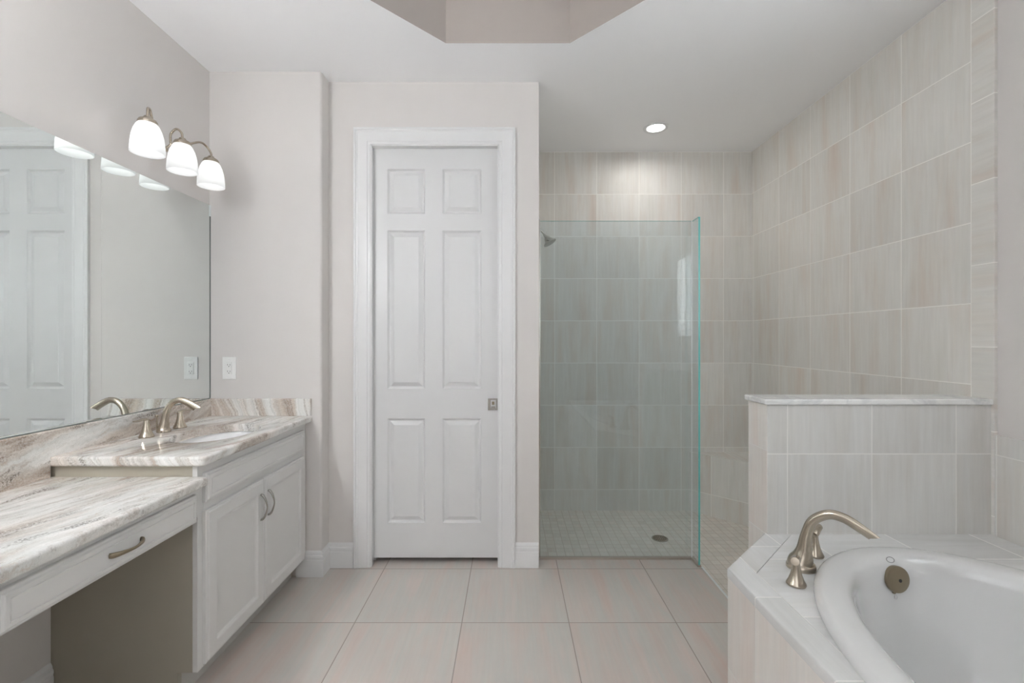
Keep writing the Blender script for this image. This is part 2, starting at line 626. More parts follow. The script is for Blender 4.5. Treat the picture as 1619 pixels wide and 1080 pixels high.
# door wall with opening
OX0, OX1, OZ = -.800, -.060, 2.395
bm = BM()
box(bm, JX - .1, OX0, DW, DW + .115, -.02, CZ)
box(bm, OX0, OX1, DW, DW + .115, OZ, CZ)
box(bm, OX1, SX, DW, DW + .115, -.02, CZ)
struct(obj('wall_door', bm, M_WALL))
bm = bbox(LW, SX - .02, DW + .17, DW + .22, -.02, CZ)
struct(obj('wall_closet', bm, M_TOE))

bm = bbox(SX - .11, SX, DW + .115, BW + .0, -.12, CZ)
o = struct(obj('wall_shower_left', bm, [M_T_SIDE])); 
bm = bbox(SX - .2, RW + .2, BW, BW + .12, -.12, CZ)
struct(obj('wall_shower_back', bm, M_T_BACK))

# right wall with the window opening above the tub
WY0, WY1, WZ0, WZ1 = .20, 1.36, 1.30, 2.22
BLIND = 52
RP = RW + .012
bm = BM()
box(bm, RP, RP + .14, YB, WY0, -.1, CZ)
box(bm, RP, RP + .14, WY1, BW, -.1, CZ)
box(bm, RP, RP + .14, WY0, WY1, -.1, WZ0)
box(bm, RP, RP + .14, WY0, WY1, WZ1, CZ)
struct(obj('wall_right', bm, M_WALL))
bm = BM()
box(bm, RW, RP, 1.7575, BW, -.12, CZ, bevel=.002)
o = struct(obj('wall_right_tile', bm, [M_T_SIDE, M_T_BULL]))
bm = BM(); box(bm, RW - .0012, RP, 1.7565, 1.846, -.1, CZ, bevel=.001)
struct(obj('trim_bullnose_tile', bm, M_T_BULL))
bm = BM(); box(bm, RW, RP, -.35, 1.7575, DECK - .03, .918, bevel=.003)
struct(obj('trim_tub_tile', bm, tile('tub_wall_tile', 'yz', (1.75, .842), (.33, TS), 1, PPAL, DGR, .004)))

# rear wall behind the camera with an invented opening, shaped to let world light in as fill
bm = BM()
box(bm, LW, RP, YB - .12, YB, -.1, .95)
box(bm, LW, RP, YB - .12, YB, 2.55, CZ)
box(bm, LW, LW + .12, YB - .12, YB, .95, 2.55)
box(bm, .42, RP, YB - .12, YB, .95, 2.55)
struct(obj('wall_rear', bm, M_WALL))

# ceiling with an octagonal tray
AP = .737; TC = (-.0125, 1.500); SD = AP * math.tan(pi / 8)
octo = [(TC[0] + a * AP if abs(a) == 1 else TC[0] + a, 0) for a in ()]
octp = []
for (a, b) in ((-SD, AP), (SD, AP), (AP, SD), (AP, -SD), (SD, -AP), (-SD, -AP), (-AP, -SD), (-AP, SD)):
    octp.append((TC[0] + a, TC[1] + b))
bm = BM()
outer = [(LW - .12, YB), (RP + .14, YB), (RP + .14, BW + .12), (LW - .12, BW + .12)]
ov = [bm.verts.new((x, y, CZ)) for x, y in outer]
iv = [bm.verts.new((x, y, CZ)) for x, y in octp]
eds = [bm.edges.new((ov[i], ov[(i + 1) % 4])) for i in range(4)] + [bm.edges.new((iv[i], iv[(i + 1) % 8])) for i in range(8)]
bmesh.ops.triangle_fill(bm, use_beauty=True, use_dissolve=False, edges=eds)
top = [bm.verts.new((x, y, CZ + .06)) for x, y in outer]
for i in range(4):
    bm.faces.new((ov[i], ov[(i + 1) % 4], top[(i + 1) % 4], top[i]))
struct(obj('ceiling', bm, M_CEIL))
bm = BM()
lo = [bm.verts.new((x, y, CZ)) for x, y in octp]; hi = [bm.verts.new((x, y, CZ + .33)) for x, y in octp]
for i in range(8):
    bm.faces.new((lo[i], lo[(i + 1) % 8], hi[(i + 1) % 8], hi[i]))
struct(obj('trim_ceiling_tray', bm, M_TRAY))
bm = BM()
bm.faces.new([bm.verts.new((x, y, CZ + .33)) for x, y in octp])
struct(obj('ceiling_tray_top', bm, M_CEIL))

# floors
bm = BM()
box(bm, LW - .12, 1.085, YB, DW + .092, -.1, 0)
box(bm, 1.085, RP + .14, YB, 1.785, -.1, 0)
box(bm, LW - .12, SX - .115, DW + .092, DW + .2, -.1, 0)
struct(obj('floor', bm, M_FLOOR))
bm = BM()
box(bm, SX - .115, 1.085, DW + .0925, BW + .05, -.14, SF)
box(bm, 1.0855, RP, 1.7855, BW + .05, -.14, SF)
struct(obj('floor_shower', bm, M_MOS))
bm = bbox(1.078, 1.088, 1.80, DW - .003, -.03, .0022, bevel=.0008)
struct(obj('trim_threshold', bm, M_SEAM))

# half wall between tub and shower
PX, PF, PB, PZ = .997, 1.768, 1.909, 1.033
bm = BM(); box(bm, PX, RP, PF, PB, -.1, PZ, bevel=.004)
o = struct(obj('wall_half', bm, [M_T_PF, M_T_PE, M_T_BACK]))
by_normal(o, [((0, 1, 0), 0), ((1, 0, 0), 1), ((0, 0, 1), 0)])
bm = BM(); box(bm, PX - .012, RW, PF - .010, PB + .010, PZ, PZ + .022, bevel=.005)
tag(obj('ledge_cap', bm, M_MARB, loc=(PX + .4, PF + .07, PZ)), 'white marble ledge capping the tiled half wall behind the tub', 'ledge')
o = bpy.data.objects['ledge_cap']

# baseboards
BB = [(0, 0), (.014, 0), (.014, .088), (.0125, .092), (.0125, .098), (.014, .101), (.013, .112), (.0095, .118), (.0095, .124), (.006, .132), (.002, .138), (0, .138)]


def base(name, pts):
    bm = BM()
    profile_along(bm, BB, [((x, y, 0), (dx, dy, 0), (0, 0, 1)) for x, y, dx, dy in pts])
    return struct(obj(name, bm, M_TRIM))


base('baseboard_vanity_end', [(-1.16, EW, 0, -1), (JX, EW, 1, -1), (JX, DW, 1, -1), (-.887, DW, 0, -1)])
base('baseboard_door', [(.026, DW, 0, -1), (SX - .002, DW, 0, -1)])
base('baseboard_left', [(LW, .965, 1, 0), (LW, 1.618, 1, 0)])

# ------------------------------------------------------------------ door
CS = .098   # casing width
CP = [(0, 0), (.016, 0), (.018, .006), (.018, .012), (.0145, .016), (.0145, .022), (.016, .026), (.0135, .036), (.0115, .060), (.0105, .070),
      (.0105, .074), (.0075, .079), (.0085, .084), (.0085, .092), (.005, .096), (0, .096)]
IX0, IX1, IZ = OX0 + .012, OX1 - .008, OZ - .010      # inner edge of casing
bm = BM()
sq = []
k = CS - .096
profile_along(bm, CP, [((IX0 - .096, DW, 0), (0, -1, 0), (1, 0, 0)), ((IX0 - .096, DW, IZ + .096), (0, -1, 0), (1, 0, -1)),
                       ((IX1 + .096, DW, IZ + .096), (0, -1, 0), (-1, 0, -1)), ((IX1 + .096, DW, 0), (0, -1, 0), (-1, 0, 0))])
struct(obj('trim_door_casing', bm, M_TRIM, smooth=25))
bm = BM()
JY = DW - .004
box(bm, OX0, IX0 + .004, JY, DW + .032, 0, OZ)
box(bm, OX0, IX0 + .004, DW + .078, DW + .115, 0, OZ)
box(bm, IX1 - .004, OX1, JY, DW + .115, 0, OZ)
box(bm, OX0, OX1, JY, DW + .115, IZ - .004, OZ)
struct(obj('trim_door_jamb', bm, M_TRIM))

SY = DW + .035
slx0, slx1, slz0, slz1 = OX0 + .001, OX1 - .012, .036, OZ - .012
sc = SY / 719.6


def dx_(px):
    return (px - 807) * sc - slx0


def dz_(py):
    return 1.286 + (537 - py) * sc - slz0


pan = []
for (a, b) in ((612.5, 672), (699.5, 761)):
    for (c, d) in ((827, 662), (615, 364.5), (338, 267.5)):
        pan.append((dx_(a), dx_(b), dz_(c), dz_(d)))
bm = BM()
panel_slab(bm, slx1 - slx0, slz1 - slz0, .035, pan,
           [(.004, -.0050), (.010, -.0105), (.0135, -.0115), (.017, -.0105), (.036, -.0022), (.0375, -.0016)], frame_y(slx0, SY, slz0))
door = obj('door_1', bm, M_DOOR, loc=((slx0 + slx1) / 2, SY + .017, slz0))
struct(door)
px0, px1, pz0, pz1 = (771.5 - 807) * sc, (787 - 807) * sc, 1.286 + (537 - 648.5) * sc, 1.286 + (537 - 630) * sc
cx, cz = (px0 + px1) / 2, (pz0 + pz1) / 2
bm = BM()
panel_slab(bm, px1 - px0, pz1 - pz0, .004, [(.014, px1 - px0 - .010, .008, pz1 - pz0 - .008)], [(.001, -.004), (.004, -.010)], frame_y(px0, SY - .003, pz0))
pull = obj('pull_plate', bm, M_STEEL, parent=door); pull['label'] = 'satin nickel square pull plate'
bm = BM()
cxx = cx + .002
prism_pts = [(cxx - .016, pz0 + .004), (cxx + .016, pz0 + .004), (cxx + .010, pz0 + .022), (cxx - .010, pz0 + .022)]
lo_ = [bm.verts.new((x, SY - .0075, z)) for x, z in prism_pts]; hi_ = [bm.verts.new((x, SY - .001, z)) for x, z in prism_pts]
bm.faces.new(lo_); bm.faces.new(hi_[::-1])
for i in range(4):
    bm.faces.new((lo_[i], hi_[i], hi_[(i + 1) % 4], lo_[(i + 1) % 4]))
obj('thumb_latch', bm, M_STEEL, parent=pull)
bm = BM(); box(bm, cxx - .007, cxx + .007, SY - .008, SY - .0005, cz - .002, cz + .016, bevel=.002)
obj('edge_latch', bm, M_NICKD, parent=pull)

# ------------------------------------------------------------------ vanity cabinet
CF = -1.114    # face-frame plane
DFX = -1.094   # door face plane
CY0, CY1 = 1.62, 2.474
SLB, SLT = .8375, .873
van = thing('vanity_cabinet', 'pale grey two-door sink cabinet standing against the end wall', 'cabinet', ((LW + CF) / 2, 2.05, 0))
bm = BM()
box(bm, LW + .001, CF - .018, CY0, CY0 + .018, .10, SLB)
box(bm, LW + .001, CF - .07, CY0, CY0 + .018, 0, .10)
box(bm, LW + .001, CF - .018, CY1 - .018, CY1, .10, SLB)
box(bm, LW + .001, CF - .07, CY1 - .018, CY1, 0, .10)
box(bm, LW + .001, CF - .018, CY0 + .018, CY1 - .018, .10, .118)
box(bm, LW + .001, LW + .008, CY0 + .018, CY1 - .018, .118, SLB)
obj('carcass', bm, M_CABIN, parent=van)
bm = BM()
box(bm, CF - .018, CF, CY0, CY0 + .032, .10, SLB, bevel=.001)
box(bm, CF - .018, CF, CY1 - .05, CY1, .10, SLB, bevel=.001)
box(bm, CF - .018, CF, CY0 + .032, CY1 - .05, .10, .13)
box(bm, CF - .018, CF, CY0 + .032, CY1 - .05, .655, .71)
box(bm, CF - .018, CF, CY0 + .032, CY1 - .05, .785, SLB)
obj('face_frame', bm, M_CAB, parent=van)
bm = bbox(CF - .082, CF - .070, CY0 + .018, CY1 - .018, 0, .10)
obj('toe_kick', bm, M_TOE, parent=van)
EDGE = [(0, -.008), (.002, -.0062), (.007, -.0055), (.010, -.001), (.012, 0)]
DP = [(.003, -.002), (.006, -.006), (.009, -.0065), (.012, -.0085), (.016, -.009)]


def cab_door(y0, y1, z0, z1, parent, name='door'):
    bm = BM()
    w, h = y1 - y0, z1 - z0
    panel_slab(bm, w, h, DFX - CF - .0005, [(.052, w - .052, .052, h - .052)], DP, frame_x(DFX, y0, z0), outer=EDGE)
    return obj(name, bm, M_CAB, parent=parent)


def arch_pull(parent, a, b, out, swell):
    """arched bar pull: a,b feet on the face, out = outward direction"""
    a, b, out = Vector(a), Vector(b), Vector(out)
    bm = BM()
    mid = (a + b) / 2
    pts = [a - out * .001, a + out * .008 + (b - a) * .035, a + out * .019 + (b - a) * .20, mid + out * .027, b + out * .019 + (a - b) * .20, b + out * .008 + (a - b) * .035, b - out * .001]
    tube(bm, pts, [.0075, .0078, .0062, .0042, .0062, .0078, .0075], seg=14, sub=7, flat=.62, up=out)
    return obj('handle', bm, M_NICKD if swell else M_STEEL, parent=parent, smooth=50)


d1 = cab_door(CY0 + .025, 2.0285, .114, .667, van)
d2 = cab_door(2.0325, 2.432, .114, .667, van)
h = arch_pull(d1, (DFX, 1.998, .605), (DFX, 1.998, .495), (1, 0, 0), False); h['label'] = 'satin nickel arched pull'
h = arch_pull(d2, (DFX, 2.058, .605), (DFX, 2.058, .495), (1, 0, 0), False); h['label'] = 'satin nickel arched pull'
bm = BM()
w, hh = 2.432 - CY0 - .025, .803 - .697
panel_slab(bm, w, hh, DFX - CF - .0005, [(.022, w - .022, .022, hh - .022)], [(.001, -.0025), (.0035, -.003), (.005, -.0012)], frame_x(DFX, CY0 + .025, .697), outer=EDGE)
obj('drawer_front', bm, M_CAB, parent=van)

# desk drawer under the low counter
DY0, DY1 = .943, 1.6195
dk = thing('vanity_desk', 'pale grey knee-space desk with a pencil drawer under the low granite top', 'desk', ((LW + CF) / 2, 1.28, .645))
bm = BM()
box(bm, LW + .02, CF, DY0 + .003, DY0 + .022, .655, .7645)
box(bm, LW + .02, CF, DY1 - .020, DY1, .655, .7645)
box(bm, CF - .018, CF, DY0 + .022, DY1 - .020, .735, .7645)
box(bm, LW + .02, CF - .018, DY0 + .022, DY1 - .020, .655, .667)
obj('drawer_box', bm, M_CAB, parent=dk)
bm = BM()
w, hh = 1.598 - .975, .742 - .645
panel_slab(bm, w, hh, DFX - CF - .0005, [(.020, w - .020, .020, hh - .020)], [(.001, -.0028), (.0035, -.0032), (.005, -.0012)], frame_x(DFX, .975, .645), outer=EDGE)
df = obj('drawer_front', bm, M_CAB, parent=dk)
h = arch_pull(df, (DFX, 1.243, .6945), (DFX, 1.350, .6945), (1, 0, 0), True); h['label'] = 'aged bronze-nickel arched pull'

# ------------------------------------------------------------------ countertops
def rrect(x0, x1, y0, y1, r0, r1, i, n=6):
    """outline with rounded corners at the x1 side (r0 at y0, r1 at y1); inset only on x1/y0(/y1) sides"""
    pts = [(x0, y0 + i if r0 else y0)]
    X, Y0, Y1 = x1 - i, (y0 + i if r0 else y0), (y1 - i if r1 else y1)
    if r0:
        for k in range(n + 1):
            t = -pi / 2 + pi / 2 * k / n
            pts.append((X - r0 + r0 * cos(t), Y0 + r0 + r0 * sin(t)))
    else:
        pts.append((X, Y0))
    if r1:
        for k in range(n + 1):
            t = pi / 2 * k / n
            pts.append((X - r1 + r1 * cos(t), Y1 - r1 + r1 * sin(t)))
    else:
        pts.append((X, Y1))
    pts.append((x0, Y1))
    return pts


def slab(bm, x0, x1, y0, y1, z0, z1, r0, r1, round_=.010, hole=None):
    rings = []
    n = 5
    for k in range(n + 1):
        t = pi / 2 * k / n
        rings.append((round_ * (1 - sin(t)), z0 + round_ * (1 - cos(t))))
    for k in range(n + 1):
        t = pi / 2 * k / n
        rings.append((round_ * (1 - cos(t)), z1 - round_ * (1 - sin(t))))
    rows = [[bm.verts.new((x, y, z)) for x, y in rrect(x0, x1, y0, y1, r0, r1, i)] for i, z in rings]
    m = len(rows[0])
    for A, B in zip(rows, rows[1:]):
        for i in range(m):
            j = (i + 1) % m
            bm.faces.new((A[i], A[j], B[j], B[i]))
    if hole is None:
        bm.faces.new(rows[0][::-1]); bm.faces.new(rows[-1])
        return
    hx, hy, ha, hb = hole
    S = 64
    hrows = []
    for ins, z in ((-.006, z0), (0, z0 + .004), (0, z1 - .006), (.0018, z1 - .0018), (.006, z1)):
        hrows.append([bm.verts.new((hx + (ha + ins) * cos(2 * pi * k / S), hy + (hb + ins) * sin(2 * pi * k / S), z)) for k in range(S)])
    for A, B in zip(hrows, hrows[1:]):
        for i in range(S):
            bm.faces.new((A[i], A[(i + 1) % S], B[(i + 1) % S], B[i]))
    for outer_, inner_ in ((rows[-1], hrows[-1]), (rows[0], hrows[0])):
        ee = []
        for L in (outer_, inner_):
            for i in range(len(L)):
                e = bm.edges.get((L[i], L[(i + 1) % len(L)]))
                ee.append(e if e else bm.edges.new((L[i], L[(i + 1) % len(L)])))
        bmesh.ops.triangle_fill(bm, use_beauty=True, use_dissolve=False, edges=ee)


HOLE = (-1.305, 2.03, .152, .205)
bm = BM()
slab(bm, LW + .0005, -1.078, 1.600, EW - .0005, SLB, SLT, .022, 0, hole=HOLE)
tag(obj('sink_countertop', bm, M_GRAN, loc=(-1.36, 2.04, SLB), smooth=35), 'raised brown and white granite counter with the oval sink cutout', 'countertop')
bm = BM()
slab(bm, LW + .0005, -1.075, DY0, 1.6195, .7650, .800, 0, .004)
tag(obj('desk_countertop', bm, M_GRAN, loc=(-1.36, 1.28, .765), smooth=35), 'low granite desk top over the open knee space', 'countertop')
bm = BM()
slab(bm, LW + .0005, -1.078, -.10, .963, SLB, SLT, 0, .022)
tag(obj('second_countertop', bm, M_GRAN, loc=(-1.36, .43, SLB), smooth=35), 'raised granite counter whose corner just enters the frame left of the low desk top', 'countertop')
# cabinet below that second counter
v2 = thing('side_cabinet', 'pale grey cabinet under the granite counter at the left edge of the frame', 'cabinet', (-1.37, .43, 0))
bm = BM()
box(bm, LW + .001, CF, -.08, .9425, .10, SLB)
box(bm, LW + .001, CF - .07, -.08, .9425, 0, .10)
obj('carcass', bm, M_CAB, parent=v2)
for (a, b) in ((-.05, .43), (.434, .918)):
    dd = cab_door(a, b, .114, .667, v2)
    yy = b - .04 if a < 0 else a + .04
    arch_pull(dd, (DFX, yy, .605), (DFX, yy, .495), (1, 0, 0), False)

# backsplashes
bm = BM()
pts = [(-.10, SLT), (.963, SLT), (.963, .8002), (1.600, .8002), (1.600, SLT), (EW - .0005, SLT), (EW - .0005, .966), (-.10, .966)]
SPX0, SPX1 = LW + .0005, LW + .020
a_ = [bm.verts.new((SPX0, y, z + .0002)) for y, z in pts]; b_ = [bm.verts.new((SPX1, y, z + .0002)) for y, z in pts]
bm.faces.new(a_[::-1]); bm.faces.new(b_)
for i in range(len(pts)):
    j = (i + 1) % len(pts)
    bm.faces.new((a_[i], a_[j], b_[j], b_[i]))
es = [e for e in bm.edges if all(v.co.z > .96 and v.co.x > SPX1 - 1e-4 for v in e.verts)]
bmesh.ops.bevel(bm, geom=es, offset=.004, segments=3, profile=.5, affect='EDGES')
tag(obj('backsplash', bm, M_GRANB, loc=(LW + .01, 1.2, SLT)), 'long granite backsplash running along the wall under the mirror', 'backsplash')
bm = BM(); box(bm, SPX1 + .0003, -1.080, EW - .0205, EW - .0005, SLT + .0002, .966, bevel=.003)
tag(obj('side_splash', bm, M_GRANS, loc=(-1.35, EW - .01, SLT)), 'short granite splash piece on the end wall below the outlet', 'backsplash')

# sink
sk = thing('sink', 'white oval undermount basin set in the raised granite counter', 'sink', (HOLE[0], HOLE[1], SLB - .16))
bm = BM(); S = 64
rows = []
for a, z in ((.018, SLB - .0005), (.004, SLB - .0005), (.001, SLB - .004), (-.004, SLB - .03), (-.014, SLB - .07), (-.032, SLB - .105), (-.062, SLB - .13), (-.10, SLB - .142), (-.128, SLB - .146)):
    rows.append([bm.verts.new((HOLE[0] + (HOLE[2] + a) * cos(2 * pi * k / S), HOLE[1] + (HOLE[3] + a) * sin(2 * pi * k / S), z)) for k in range(S)])
for a, z in ((-.128, SLB - .156), (-.09, SLB - .154), (-.05, SLB - .142), (-.02, SLB - .115), (-.002, SLB - .075), (.010, SLB - .03), (.018, SLB - .014)):
    rows.append([bm.verts.new((HOLE[0] + (HOLE[2] + a) * cos(2 * pi * k / S), HOLE[1] + (HOLE[3] + a) * sin(2 * pi * k / S), z)) for k in range(S)])
for A, B in zip(rows, rows[1:] + rows[:1]):
    for i in range(S):
        bm.faces.new((A[i], A[(i + 1) % S], B[(i + 1) % S], B[i]))
obj('bowl', bm, M_PORC, parent=sk, smooth=40)
bm = BM(); lathe(bm, [(.0, 0), (.034, 0), (.034, .004), (.026, .0055), (.022, .002), (0, .002)], (HOLE[0], HOLE[1], SLB - .148), seg=32)
obj('drain', bm, M_STEEL, parent=sk, smooth=40)


# ------------------------------------------------------------------ sink faucet
def trumpet_handle(parent, x, y, z, lever_dir, s=1.0, name='handle', knob=False):
    bm = BM()
    lathe(bm, [(.0, 0), (.0265 * s, 0), (.0275 * s, .003 * s), (.026 * s, .007 * s), (.0215 * s, .016 * s), (.0165 * s, .030 * s), (.0130 * s, .046 * s), (.0108 * s, .060 * s), (.0098 * s, .072 * s), (.0085 * s, .077 * s), (0, .0785 * s)],
          (x, y, z), seg=36, flute=lambda t, h: .03 * abs(sin(4 * t)) * max(0, 1 - h / (.05 * s)))
    hd = obj(name, bm, M_NICK, parent=parent, smooth=50)
    bm = BM()
    d = Vector(lever_dir).normalized(); p = Vector((x, y, z + .074 * s))
    if knob:
        lathe(bm, [(0, -.012), (.009, -.011), (.0125, -.004), (.0128, .008), (.0120, .030), (.0125, .046), (.0115, .049), (0, .0495)], p + Vector((0, 0, .004)), axis=d, seg=24)
    else:
        tube(bm, [p - d * .014 * s + Vector((0, 0, -.004 * s)), p + Vector((0, 0, .001 * s)), p + d * .022 * s + Vector((0, 0, .0045 * s)), p + d * .046 * s + Vector((0, 0, .0025 * s)), p + d * .066 * s + Vector((0, 0, .0035 * s))],
         [.0045 * s, .0095 * s, .0092 * s, .0075 * s, .0050 * s], seg=14, sub=6, flat=.55, up=(0, 0, 1))
    obj('lever', bm, M_NICK, parent=hd, smooth=50)
    return hd


FXX = -1.545
SLT_ = SLT + .0006
fc = thing('sink_faucet', 'brushed nickel widespread faucet standing behind the oval sink', 'faucet', (FXX, 2.03, SLT_))
trumpet_handle(fc, FXX + .008, 1.922, SLT_, (.0, -1, 0))
trumpet_handle(fc, FXX, 2.128, SLT_, (.12, 1, 0))
bm = BM()
b0 = Vector((FXX - .005, 2.035, SLT_)); X_ = Vector((1, 0, 0)); Z_ = Vector((0, 0, 1))
tube(bm, [b0, b0 + Z_ * .008, b0 + Z_ * .018, b0 + Z_ * .034 + X_ * .003, b0 + Z_ * .065 + X_ * .007, b0 + Z_ * .105 + X_ * .018, b0 + Z_ * .134 + X_ * .044, b0 + Z_ * .142 + X_ * .076, b0 + Z_ * .130 + X_ * .108, b0 + Z_ * .106 + X_ * .146],
     [.0275, .0266, .0230, .0190, .0150, .0130, .0128, .0135, .0150, .0165], seg=24, sub=8, flat=[1, 1, 1, 1, 1, 1, .95, .8, .66, .42], up=(0, 1, 0) if False else None, endcut=(b0 + Z_ * .104 + X_ * .146, (.25, 0, -1)))
obj('spout', bm, M_NICK, parent=fc, smooth=50)
bm = BM(); lathe(bm, [(.0, 0), (.003, 0), (.003, .064), (.006, .066), (.0075, .071), (.006, .076), (0, .077)], (FXX - .036, 2.035, SLT_), seg=16)
obj('lift_rod', bm, M_NICK, parent=fc, smooth=50)

# ------------------------------------------------------------------ mirror
MX = LW + .006
bm = BM(); box(bm, LW + .0004, MX, -.35, EW - .004, .9685, 2.015)
o = obj('mirror', bm, [M_MIRR, M_MIRE], loc=(LW + .003, 1.1, .9685))
for p in o.data.polygons:
    p.material_index = 0 if p.normal.x > .9 else 1
tag(o, 'large frameless wall mirror above the granite backsplash', 'mirror')
bm = BM(); box(bm, MX - .001, MX + .0012, EW - .0085, EW - .0005, .9685, 2.0)
obj('edge_strip', bm, M_MIRE, parent=o)
bm = BM(); box(bm, MX - .001, MX + .0012, -.35, EW - .009, .9665, .9700)
obj('bottom_channel', bm, M_MIRE, parent=o)
bm = BM(); box(bm, MX - .001, MX + .0035, EW - .0095, EW - .0005, 1.955, 2.016, bevel=.0008)
obj('corner_clip', bm, M_SEAM, parent=o)

# ------------------------------------------------------------------ vanity light
vl = thing('vanity_light', 'three-shade brushed nickel bath light above the mirror corner', 'lamp', (LW, 2.062, 2.12))
bm = BM()
lathe(bm, [(0, .0005), (.040, .0005), (.040, .008), (.034, .014), (.020, .020), (.010, .026), (.009, .060), (.012, .066), (.012, .076), (0, .080)], (LW, 2.062, 2.150), axis=(1, 0, 0), seg=40)
obj('wall_plate', bm, M_NICK, parent=vl, smooth=50)
SHX = (-1.482, -1.486, -1.490); SHY = (1.859, 2.062, 2.265)
RIM = 2.047
for i in range(3):
    sx, sy = SHX[i], SHY[i]
    hub = Vector((LW + .068, 2.062, 2.150))
    cap = Vector((sx, sy, RIM + .142))
    bm = BM()
    if i == 1:
        pts = [hub, hub + Vector((.030, 0, .020)), Vector((-1.540, sy, 2.185)), Vector((-1.538, sy, 2.218)), Vector((-1.513, sy, 2.240)), Vector((sx - .004, sy, 2.222)), cap]
    else:
        sgn = -1 if i == 0 else 1
        pts = [hub, hub + Vector((.006, sgn * .030, .002)), hub + Vector((.018, sgn * .075, .032)), Vector((-1.532, sy - sgn * .088, 2.222)), Vector((-1.510, sy - sgn * .048, 2.247)), Vector((sx - .010, sy - sgn * .014, 2.238)), Vector((sx, sy, 2.212)), cap]
    tube(bm, pts, [.0050] * len(pts), seg=12, sub=8)
    obj('arm', bm, M_NICK, parent=vl, smooth=50)
    bm = BM()
    lathe(bm, [(0, .028), (.012, .027), (.016, .020), (.030, .012), (.0345, .004), (.0345, -.004), (0, -.004)], (sx, sy, RIM + .124), seg=36)
    obj('socket_cap', bm, M_NICK, parent=vl, smooth=50)
    bm = BM()
    prof = [(r_ * (.80 + .07 * min(1, q_ / .121)) if r_ > .0337 else r_ * .9, q_ * 1.03) for r_, q_ in [(.0300, .121), (.0360, .119), (.0460, .108), (.0560, .090), (.0640, .068), (.0695, .044), (.0730, .020), (.0745, .0), (.0725, -.001), (.0708, .0005), (.0695, .020), (.0660, .044), (.0605, .068), (.0525, .089), (.0430, .105), (.0335, .1150), (.0300, .1165)]]
    a, u, v = basis((0, 0, 1)); S = 48
    rows = [[bm.verts.new((sx + r * cos(2 * pi * k / S), sy + r * sin(2 * pi * k / S), RIM + h_)) for k in range(S)] for r, h_ in prof]
    for A, B in zip(rows, rows[1:] + rows[:1]):
        for k in range(S):
            bm.faces.new((A[k], A[(k + 1) % S], B[(k + 1) % S], B[k]))
    sh = obj('lamp_shade', bm, M_SHADE, parent=vl, smooth=60)
    bm = BM()
    lathe(bm, [(0, .0), (.012, .002), (.022, .010), (.027, .022), (.026, .036), (.018, .052), (.012, .064), (.012, .078)], (sx, sy, RIM + .034), seg=24)
    obj('bulb', bm, M_BULB, parent=sh, smooth=60)

vl2 = copy_tree(vl)  # unseen copy added out of frame, far brighter, to light from the left
vl2.location = (LW, .58, 2.12)
for p_ in vl2.children:
    if p_.name.startswith('lamp_shade'):
        p_.material_slots[0].link = 'OBJECT'; p_.material_slots[0].material = M_SHADE2
vl2['label'] = 'unseen three-shade bath light added over the second counter, left of the frame, as strong fill'

# ------------------------------------------------------------------ outlet
ox, oz = -1.527, 1.131
ou = thing('wall_outlet', 'white duplex outlet on the end wall beside the mirror', 'outlet', (ox, EW, oz))
bm = BM(); box(bm, ox - .037, ox + .037, EW - .006, EW - .0003, oz - .061, oz + .061, bevel=.0025)
obj('cover_plate', bm, M_PLAS, parent=ou)
bm = BM()
box(bm, ox - .0168, ox + .0168, EW - .0085, EW - .004, oz - .0335, oz + .0335, bevel=.0015)
rc = obj('receptacle', bm, M_PLAS, parent=ou)
for zc in (oz + .017, oz - .019):
    bm = BM()
    box(bm, ox - .0075, ox - .0055, EW - .0088, EW - .0080, zc - .002, zc + .006)
    box(bm, ox + .0055, ox + .0075, EW - .0088, EW - .0080, zc - .002, zc + .005)
    box(bm, ox - .002, ox + .002, EW - .0088, EW - .0080, zc - .0095, zc - .0055)
    obj('plug_slots', bm, M_DARK, parent=rc)
for zc in (oz + .048, oz - .048):
    bm = BM(); lathe(bm, [(0, 0), (.0032, 0), (.0028, .0012), (0, .0014)], (ox, EW - .0062, zc), axis=(0, -1, 0), seg=16)
    obj('screw', bm, M_PLAS, parent=ou)

# ------------------------------------------------------------------ shower screen
GY, GX1, GZ = 2.662, 1.072, 1.980
ss = thing('shower_screen', 'clear frameless glass shower panel with a short return at its free end', 'shower screen', (.62, GY, 0))


def pane(name, x0, x1, y0, y1, z0, z1, edges):
    bm = BM(); box(bm, x0, x1, y0, y1, z0, z1)
    o = obj(name, bm, [M_GLASS, M_GEDGE], parent=ss)
    for p in o.data.polygons:
        p.material_index = 1 if any(p.normal.dot(Vector(e)) > .9 for e in edges) else 0
    return o


pane('main_pane', SX + .013, GX1 - .011, GY, GY + .010, .012, GZ, [(0, 0, 1)])
pane('return_pane', GX1 - .010, GX1, DW - .004, GY + .010, .012, GZ, [(0, -1, 0), (0, 0, 1)])
bm = bbox(GX1 - .0140, GX1 - .0102, GY - .003, GY - .0002, .013, GZ)
obj('corner_seam', bm, M_SEAM, parent=ss)
bm = BM()
box(bm, SX + .001, GX1 - .012, GY - .005, GY + .015, .0002, .013, bevel=.001)
ch = obj('bottom_channel', bm, M_CHAN, parent=ss)
bm = BM()
box(bm, GX1 - .015, GX1 + .005, DW - .004, GY + .015, .0002, .013, bevel=.001)
obj('return_channel', bm, M_CHAN, parent=ss)
bm = BM(); box(bm, SX + .0005, SX + .014, GY - .004, GY + .014, .013, GZ + .012, bevel=.001)
obj('wall_channel', bm, M_STEEL, parent=ss)

